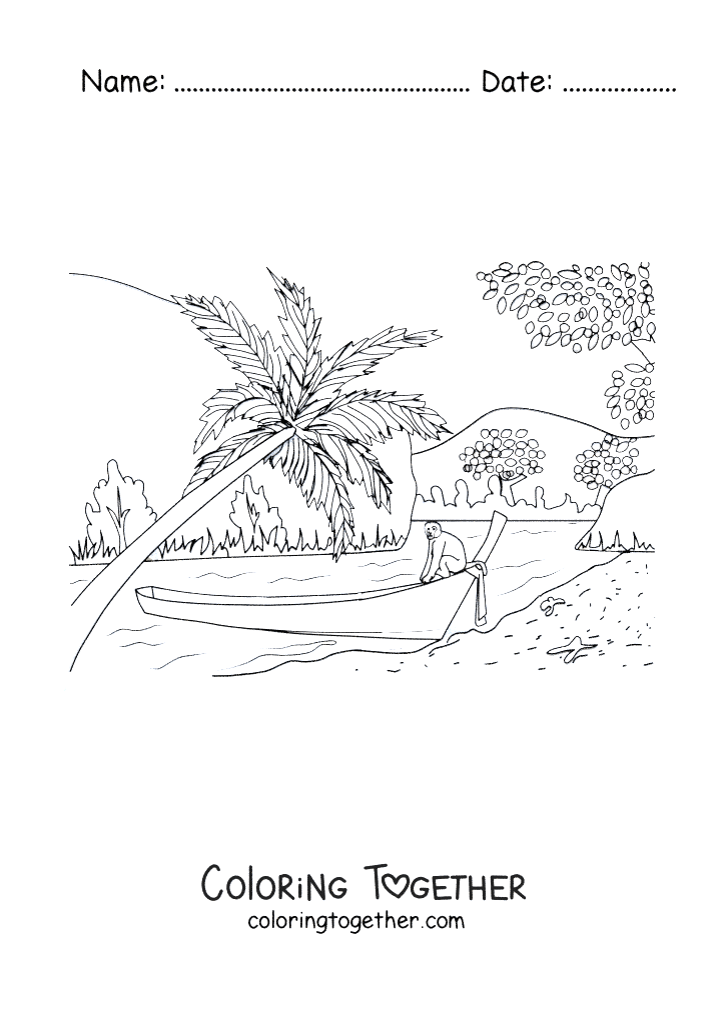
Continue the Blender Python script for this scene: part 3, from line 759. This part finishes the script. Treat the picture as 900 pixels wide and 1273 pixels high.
# triangular bow between the last section and the stem
stY = kY[-1]
m.solid(cv((N2, '173,629 235,515 300,400 362,288 425,172 350,118')) + [rn[-1], rk[-1]], 6,
        lambda u, v, d: P(u, v, stY + 0.12 * (795 - v) / 90), lambda u, v, d: P(u, v, stY + 0.12 * (795 - v) / 90) + Vector((0, 0.06, 0)))
def along(ref, Ys):
    us = [p[0] for p in ref]
    return lambda u, v: float(np.interp(u, us, Ys))
dn, dk = along(rn, nY), along(rk, kY)
df = along(rf, [p.y for p in f3])
m.stroke(near, dn, 1.6, 0.015)
m.stroke(farg, df, 1.6, 0.015)
m.stroke(keel, dk, 1.6, 0.02)
m.stroke(cv((N3, '48,197 75,290 120,372')), lambda u, v: nY[0], 1.6, 0.015)
m.stroke(cv((N3, '48,197 110,183 170,175')), lambda u, v: nY[0] + 0.45 * (u - 168) / 20, 1.6, 0.02)
m.stroke(cv((N3, '172,175 180,220 186,262')), lambda u, v: dn(u, v) + 0.05, 1.5, 0.0)
m.stroke(stem, lambda u, v: stY + 0.12 * (795 - v) / 90, 1.6, 0.015)
hd = lambda u, v: dk(u, v) - 0.1
m.stroke(cv((N4, '20,548 150,553 450,573 900,580'), (N5, '200,520 330,519')), hd, 1.3, 0.0)
m.stroke(cv((N5, '320,519 460,517 650,508 800,490')), hd, 0.8, 0, taper=True)
m.build('hull', boat)
m = MB()
pd = lambda u, v: 15.50
pro = cv((N1, '240,620 330,480 400,360 440,250 470,130 490,42| 560,75 610,105 632,130| 620,170 560,300 480,460 385,635|'))
m.slab(pro + cv((N1, '385,635 300,760 150,720 240,620')), 6, pd, 0.07)
for pc in curve(N1, '240,620 330,480 400,360 440,250 470,130 490,42| 545,68 605,102 627,120 630,145| 620,170 560,300 480,460 385,635|'):
    m.stroke(pc, pd, 1.6, 0.01)
m.build('prow', boat)

# cloth tied round the prow
m = MB()
sd = lambda u, v: 15.36 + 0.0006 * (v - 700)
wrap = cv((M7, '600,615 680,665 750,708| 790,690 815,640 800,580 760,553 690,585'))
m.slab(wrap, 4, lambda u, v: 15.42, 0.10)
tail_a = cv((N2, '443,172 435,330 428,450 430,520 445,533 507,508| 497,460 470,300 470,150'))
m.slab(tail_a, 5, lambda u, v: sd(u, v) + 0.02, 0.012)
tail_b = cv((N2, '453,140 450,300 450,490| 507,440| 495,300 478,95'))
m.slab(tail_b, 5, sd, 0.012)
for s in ('443,172 435,330 428,450 430,520 445,533| 475,525 507,508| 497,460', '453,140 450,300 450,490| 507,440| 495,300 480,110'):
    for pc in curve(N2, s):
        m.stroke(pc, sd, 1.4, 0.015)
for s in ('600,615 680,665 750,708', '730,575 760,605 778,615 800,598', '735,708 750,708'):
    m.stroke(cv((M7, s)), lambda u, v: 15.36, 1.6, 0.0)
m.stroke(cv((M7, '757,720 754,800 750,895')), lambda u, v: sd(u, v), 0.6, 0.015, mi=3)
tag(m.build('cloth_sash'), 'long cloth sash knotted round the boat prow with two hanging tails', 'cloth')

# ------------------------------------------------------------------ monkey
sil = cv((M7, '165,110 175,97 200,87 260,80 310,95 335,120 342,178 440,210 520,255 575,310 600,380 620,480 623,540 690,530 760,517 820,535 845,580 857,640 850,672 832,680 815,660 812,640 790,575 760,553 680,590 600,615 560,632 500,652 440,690 390,708 330,690 285,665 265,700 215,740 205,772 150,775 105,722 160,590 195,480 205,400 212,275 190,240 168,180'))
m = MB()
md = lambda u, v: 15.46 - 0.10 * min(1, max(0, (u - 579) / 14))
fd = m.puff(sil, 1.6, md, 9, 0.085)
def mk(s, w=1.45, mi=1, key=M7, taper=False):
    for x in s.split(';'):
        if x.strip():
            for pc in curve(key, x):
                m.stroke(pc, lambda u, v: min(fd(u, v), md(u, v) - 0.02), w, 0.03, mi=mi, taper=taper)
mk('165,118 175,97 200,87 260,80 310,95 338,130 342,182; 345,178 440,210 520,255 575,310 600,380 620,480 624,545 600,605 560,630 500,652 440,637; 212,275 205,400 195,480 160,590 105,722| 130,738; 105,722 125,745 150,770;'
   '280,288 252,318 250,400 245,490| 220,590 188,668 130,720; 250,380 238,440 255,450 240,495; 388,295 388,320 362,420 350,470 328,530 325,570 345,628; 350,470 385,455 460,462 505,488 535,508 548,495; 325,590 285,645 265,700 215,738; 405,525 395,545 430,620 440,690 390,708; 285,665 320,675 375,708; 440,635 460,634 485,648;'
   '624,540 690,530 760,517 820,535 845,580 857,640 850,672 832,680 818,665; 600,615 680,590 760,553 790,575 805,610 815,660; 190,240 200,268 232,273 270,255 300,255')
mk('300,255 330,230 350,190', 1.0); mk('163,118 160,150 168,200 190,240', 0.8)
mk('235,148 260,130 288,138 297,165', 1.2); mk('297,165 270,205 266,245', 0.7); mk('180,165 193,205 195,245', 0.9)
mk('205,188 222,212 240,198; 224,212 226,232', 1.5); mk('205,237 250,237', 1.5); mk('193,235 200,268', 1.6)
mk('193,157 217,157', 2.3); mk('253,160 277,160', 2.1)
mk('150,765 180,768 208,765', 2.3); mk('130,720 150,760; 165,740 172,760; 185,672 150,700 128,735; 215,738 235,712 262,700; 190,672 140,712; 230,700 250,690', 1.3)
tag(m.build('capuchin_monkey'), 'white faced monkey crouching on the boat edge with its tail over the prow', 'monkey')

# ------------------------------------------------------------------ starfish
def starfish(key, s, label):
    m = MB()
    uv = cv((key, s))
    za = ZS + 0.014
    ga = gd(za)
    m.solid(uv, 2.2, lambda u, v, d: P(u, v, gd(za + 0.015 * min(1, d / 4))(u, v)), lambda u, v, d: P(u, v, ga(u, v)) - Vector((0, 0, 0.012)))
    m.stroke(uv, gd(za + 0.004), 1.5, 0)
    tag(m.build('starfish'), label, 'starfish')
starfish(N6, '388,615 365,600 320,615 290,655 298,692 325,707 355,683 383,660 403,675 395,700 350,738 345,760 372,766 410,742 428,700 432,655 470,628 562,627| 550,600 500,580 435,598| 425,572 397,563 370,580 388,615|', 'small curled starfish near the water edge of the beach')
starfish(Q1, '107,350 140,327 200,310 262,293 295,258 322,232 345,248 350,290| 400,293 467,291| 430,308 360,315 325,340 285,395 250,418 233,405 255,365 307,325| 250,330 160,352 107,350|', 'larger long armed starfish lying lower on the beach among the dashes')

# ------------------------------------------------------------------ lettering
def letters(m, key, strokes, Y, w, mi=1):
    for x in strokes.split(';'):
        if x.strip():
            for pc in curve(key, x, 8):
                m.stroke(pc, lambda u, v: Y, w, 0, mi=mi, caps=True, sides=8)
def ring(cx, cy, rx, ry, sq=0.0):
    return ' '.join('%.1f,%.1f' % (cx + rx * math.cos(a * math.pi / 8), cy + ry * math.sin(a * math.pi / 8)) for a in range(17))
def dots(root, us, v, r, Y):
    line = bpy.data.objects.new('dotted_line', None); COL.objects.link(line); line.parent = root
    first = None
    for u in us:
        if first is None:
            m = MB(); q = Vector((0, 0, 0)); e = Vector((0.2 * Y / F, 0, 0))
            m.tube([q - e, q + e], r * Y / F, 1, 10, caps=True)
            first = m.build('dot'); first.location = (0, 0, 0)
            first.data.transform(__import__('mathutils').Matrix.Translation((0, 0, -r * Y / F)))
            o = first
        else:
            o = first.copy(); COL.objects.link(o)
        o.parent = line
        o.location = P(u, v, Y) - root.location
YS = 229.8
e_ = '{0},152 {1},146 {2},134 {3},116 {4},110 {5},122 {6},148 {7},175 {8},190 {9},185 {10},168'
nm = empty('handwritten_lettering', P(340, 115, YS), 'the word Name with a colon and a long dotted line on the white sky', 'lettering')
m = MB()
letters(m, T1, '63,188 63,76| 154,187| 153,75; 245,120 220,112 196,125 187,150 188,175 205,190 228,182 243,155; 244,120 244,165 252,190; 278,106 280,188; 281,140 296,114 314,113 324,135 327,192; 327,142 340,114 360,115 368,140 375,188; 405,155 440,148 466,132| 455,114 432,112 410,128 403,155 410,180 430,190 455,184 470,168; 503,106 503,117; 503,162 503,173', YS, 3.5)
m.build('name_word', nm)
dots(nm, list(np.linspace(219.6, 581.1, 48)), 110.9, 2.5, YS)
dt = empty('handwritten_lettering', P(720, 115, YS), 'the word Date with a colon and a short dotted line on the white sky', 'lettering')
m = MB()
letters(m, T2, '640,78 639,184| 675,189 708,168 716,130 690,98 640,78|; 800,122 778,112 753,125 743,150 745,175 762,190 783,182 799,155; 800,120 799,165 808,190; 853,88 855,188; 827,117 883,114', YS, 3.5)
letters(m, T3, '5,155 40,148 68,132| 57,114 34,112 12,128 4,155 12,180 32,190 57,184 72,168; 104,106 104,117; 104,162 105,173', YS, 3.5)
m.build('date_word', dt)
dots(dt, list(np.linspace(702.6, 838.0, 18)), 110.9, 2.5, YS)

YP = 5.33
bd = empty('sign_board', P(450, 1196, YP + 0.02), 'low white board in front of the beach lettered with a title above a web address', 'sign')
m = MB()
a, b = P(225, 1194.5, YP + 0.01), P(680, 1055, YP + 0.01)
m.box((a.x, a.y, ZS - 0.02), (b.x, a.y + 0.03, b.z))
m.build('panel', bd)
m = MB()
letters(m, T4, '143,75 132,58 112,55 80,85 60,130 58,175 75,220 110,241 138,232 158,195;' + ring(240, 175, 44, 58) + '; 322,60 322,236;' + ring(407, 177, 45, 58) +
        '; 489,113 489,232; 489,115 515,108 542,122 545,145 525,168 492,182; 500,182 560,236; 597,129 597,131; 598,163 598,226; 650,242 648,110| 731,237| 722,106; 848,140 820,124 790,135 768,165 770,195 790,222 820,228 845,208 852,187| 817,187', YP, 4.4, 2)
m.build('title_word', bd)
m = MB()
letters(m, T5, '91,55 186,42; 138,52 147,194', YP, 4.4, 2)
m.build('title_letter', bd)
m = MB()
letters(m, T5, '380,115 350,103 322,115 308,148 318,180 345,190 370,180 380,155| 350,154; 475,97 409,100| 418,197| 486,194; 414,148 461,146; 495,98 557,96; 524,100 519,196; 580,97 583,198; 641,98 645,198; 583,149 641,149; 748,98 681,97| 685,196| 748,198; 684,148 730,148; 774,97 773,194; 774,97 798,91 822,105 822,128 800,148 776,156; 786,156 832,194', YP, 4.4, 2)
m.build('title_word', bd)
m = MB()
letters(m, T5, '232,125 218,98 195,88 174,100 180,135 210,168 245,190| 275,155 290,118 282,94 262,92 245,102 232,125|', YP, 4.4, 2)
m.build('heart_emblem', bd)
m = MB()
g_ = lambda o: '; '.join(' '.join('%d,%d' % (x + o, y) for x, y in pts) for pts in
     (((632, 128), (608, 120), (582, 132), (570, 160), (578, 188), (598, 196), (620, 182), (631, 155)), ((632, 125), (632, 180), (625, 222), (600, 242), (566, 236))))
def e6(o): return '; '.join([' '.join('%d,%d' % (x + o, y) for x, y in ((75, 167), (105, 158), (130, 145)))
     , ' '.join('%d,%d' % (x + o, y) for x, y in ((130, 145), (118, 124), (98, 121), (76, 138), (70, 165), (78, 190), (98, 202), (120, 198), (138, 184)))])
letters(m, T6, '117,134 98,120 74,128 60,155 62,180 80,202 100,202 118,188;' + ring(172, 162, 32, 40) + '; 238,80 237,200;' + ring(300, 162, 33, 40) + '; 363,124 365,202; 366,155 380,130 400,122 413,132 413,146; 450,91 450,92; 448,127 447,198; 487,122 487,200; 488,155 505,126 525,124 538,150 545,202;'
        + g_(0) + '; 682,95 684,202; 655,126 712,124;' + ring(765, 162, 33, 40) + ';' + g_(252), YP, 2.75)
letters(m, T7, e6(0) + '; 182,95 185,202; 157,126 212,124; 245,80 243,200; 244,155 262,128 284,126 296,155 303,202;' + e6(262) + '; 425,123 427,202; 428,155 443,130 462,122 475,132 475,146; 510,199 510,200; 603,134 583,120 558,132 544,160 552,190 570,203 586,201 603,189;'
        + ring(658, 162, 33, 40) + '; 717,120 717,200; 718,155 733,128 750,124 761,150 767,205; 766,155 780,128 797,124 808,150 817,202', YP, 2.75)
m.build('address_lettering', bd)

# ------------------------------------------------------------------ light
w = bpy.data.worlds.new('World'); S.world = w
w.use_nodes = True
nt = w.node_tree; nt.nodes.clear()
wo = nt.nodes.new('ShaderNodeOutputWorld'); bg = nt.nodes.new('ShaderNodeBackground'); sk = nt.nodes.new('ShaderNodeTexSky')
sk.sky_type = 'NISHITA'; sk.sun_disc = False
EL, AZ = math.radians(28), math.radians(188)
sk.sun_elevation = EL; sk.sun_rotation = AZ
bg.inputs['Strength'].default_value = 0.15
nt.links.new(sk.outputs[0], bg.inputs['Color']); nt.links.new(bg.outputs[0], wo.inputs['Surface'])
sl = bpy.data.lights.new('sun', 'SUN'); sl.energy = 1.5; sl.angle = math.radians(45); sl.color = (1, 0.98, 0.95)
so = bpy.data.objects.new('sun', sl); COL.objects.link(so)
d = Vector((math.sin(AZ) * math.cos(EL), math.cos(AZ) * math.cos(EL), math.sin(EL)))
so.rotation_euler = d.to_track_quat('Z', 'Y').to_euler()
so.location = (0, -10, 30)

# ------------------------------------------------------------------ camera
cd = bpy.data.cameras.new('camera'); cam = bpy.data.objects.new('camera', cd); COL.objects.link(cam)
cam.location = (0, 0, H); cam.rotation_euler = (math.radians(90), 0, 0)
cd.sensor_fit = 'HORIZONTAL'; cd.sensor_width = 36; cd.lens = F / 900 * 36
cd.shift_x = 0.0; cd.shift_y = -(636.5 - VH) / 900
cd.clip_start = 0.05; cd.clip_end = 3000
S.camera = cam

S.render.engine = 'CYCLES'
S.cycles.use_denoising = False
S.cycles.max_bounces = 8; S.cycles.diffuse_bounces = 8
S.cycles.pixel_filter_type = 'BLACKMAN_HARRIS'; S.cycles.filter_width = 1.3
S.view_settings.view_transform = 'Standard'; S.view_settings.look = 'None'
S.view_settings.exposure = EXPO; S.view_settings.gamma = 1.0; S.view_settings.use_curve_mapping = False
S.render.resolution_x, S.render.resolution_y = 723, 1024
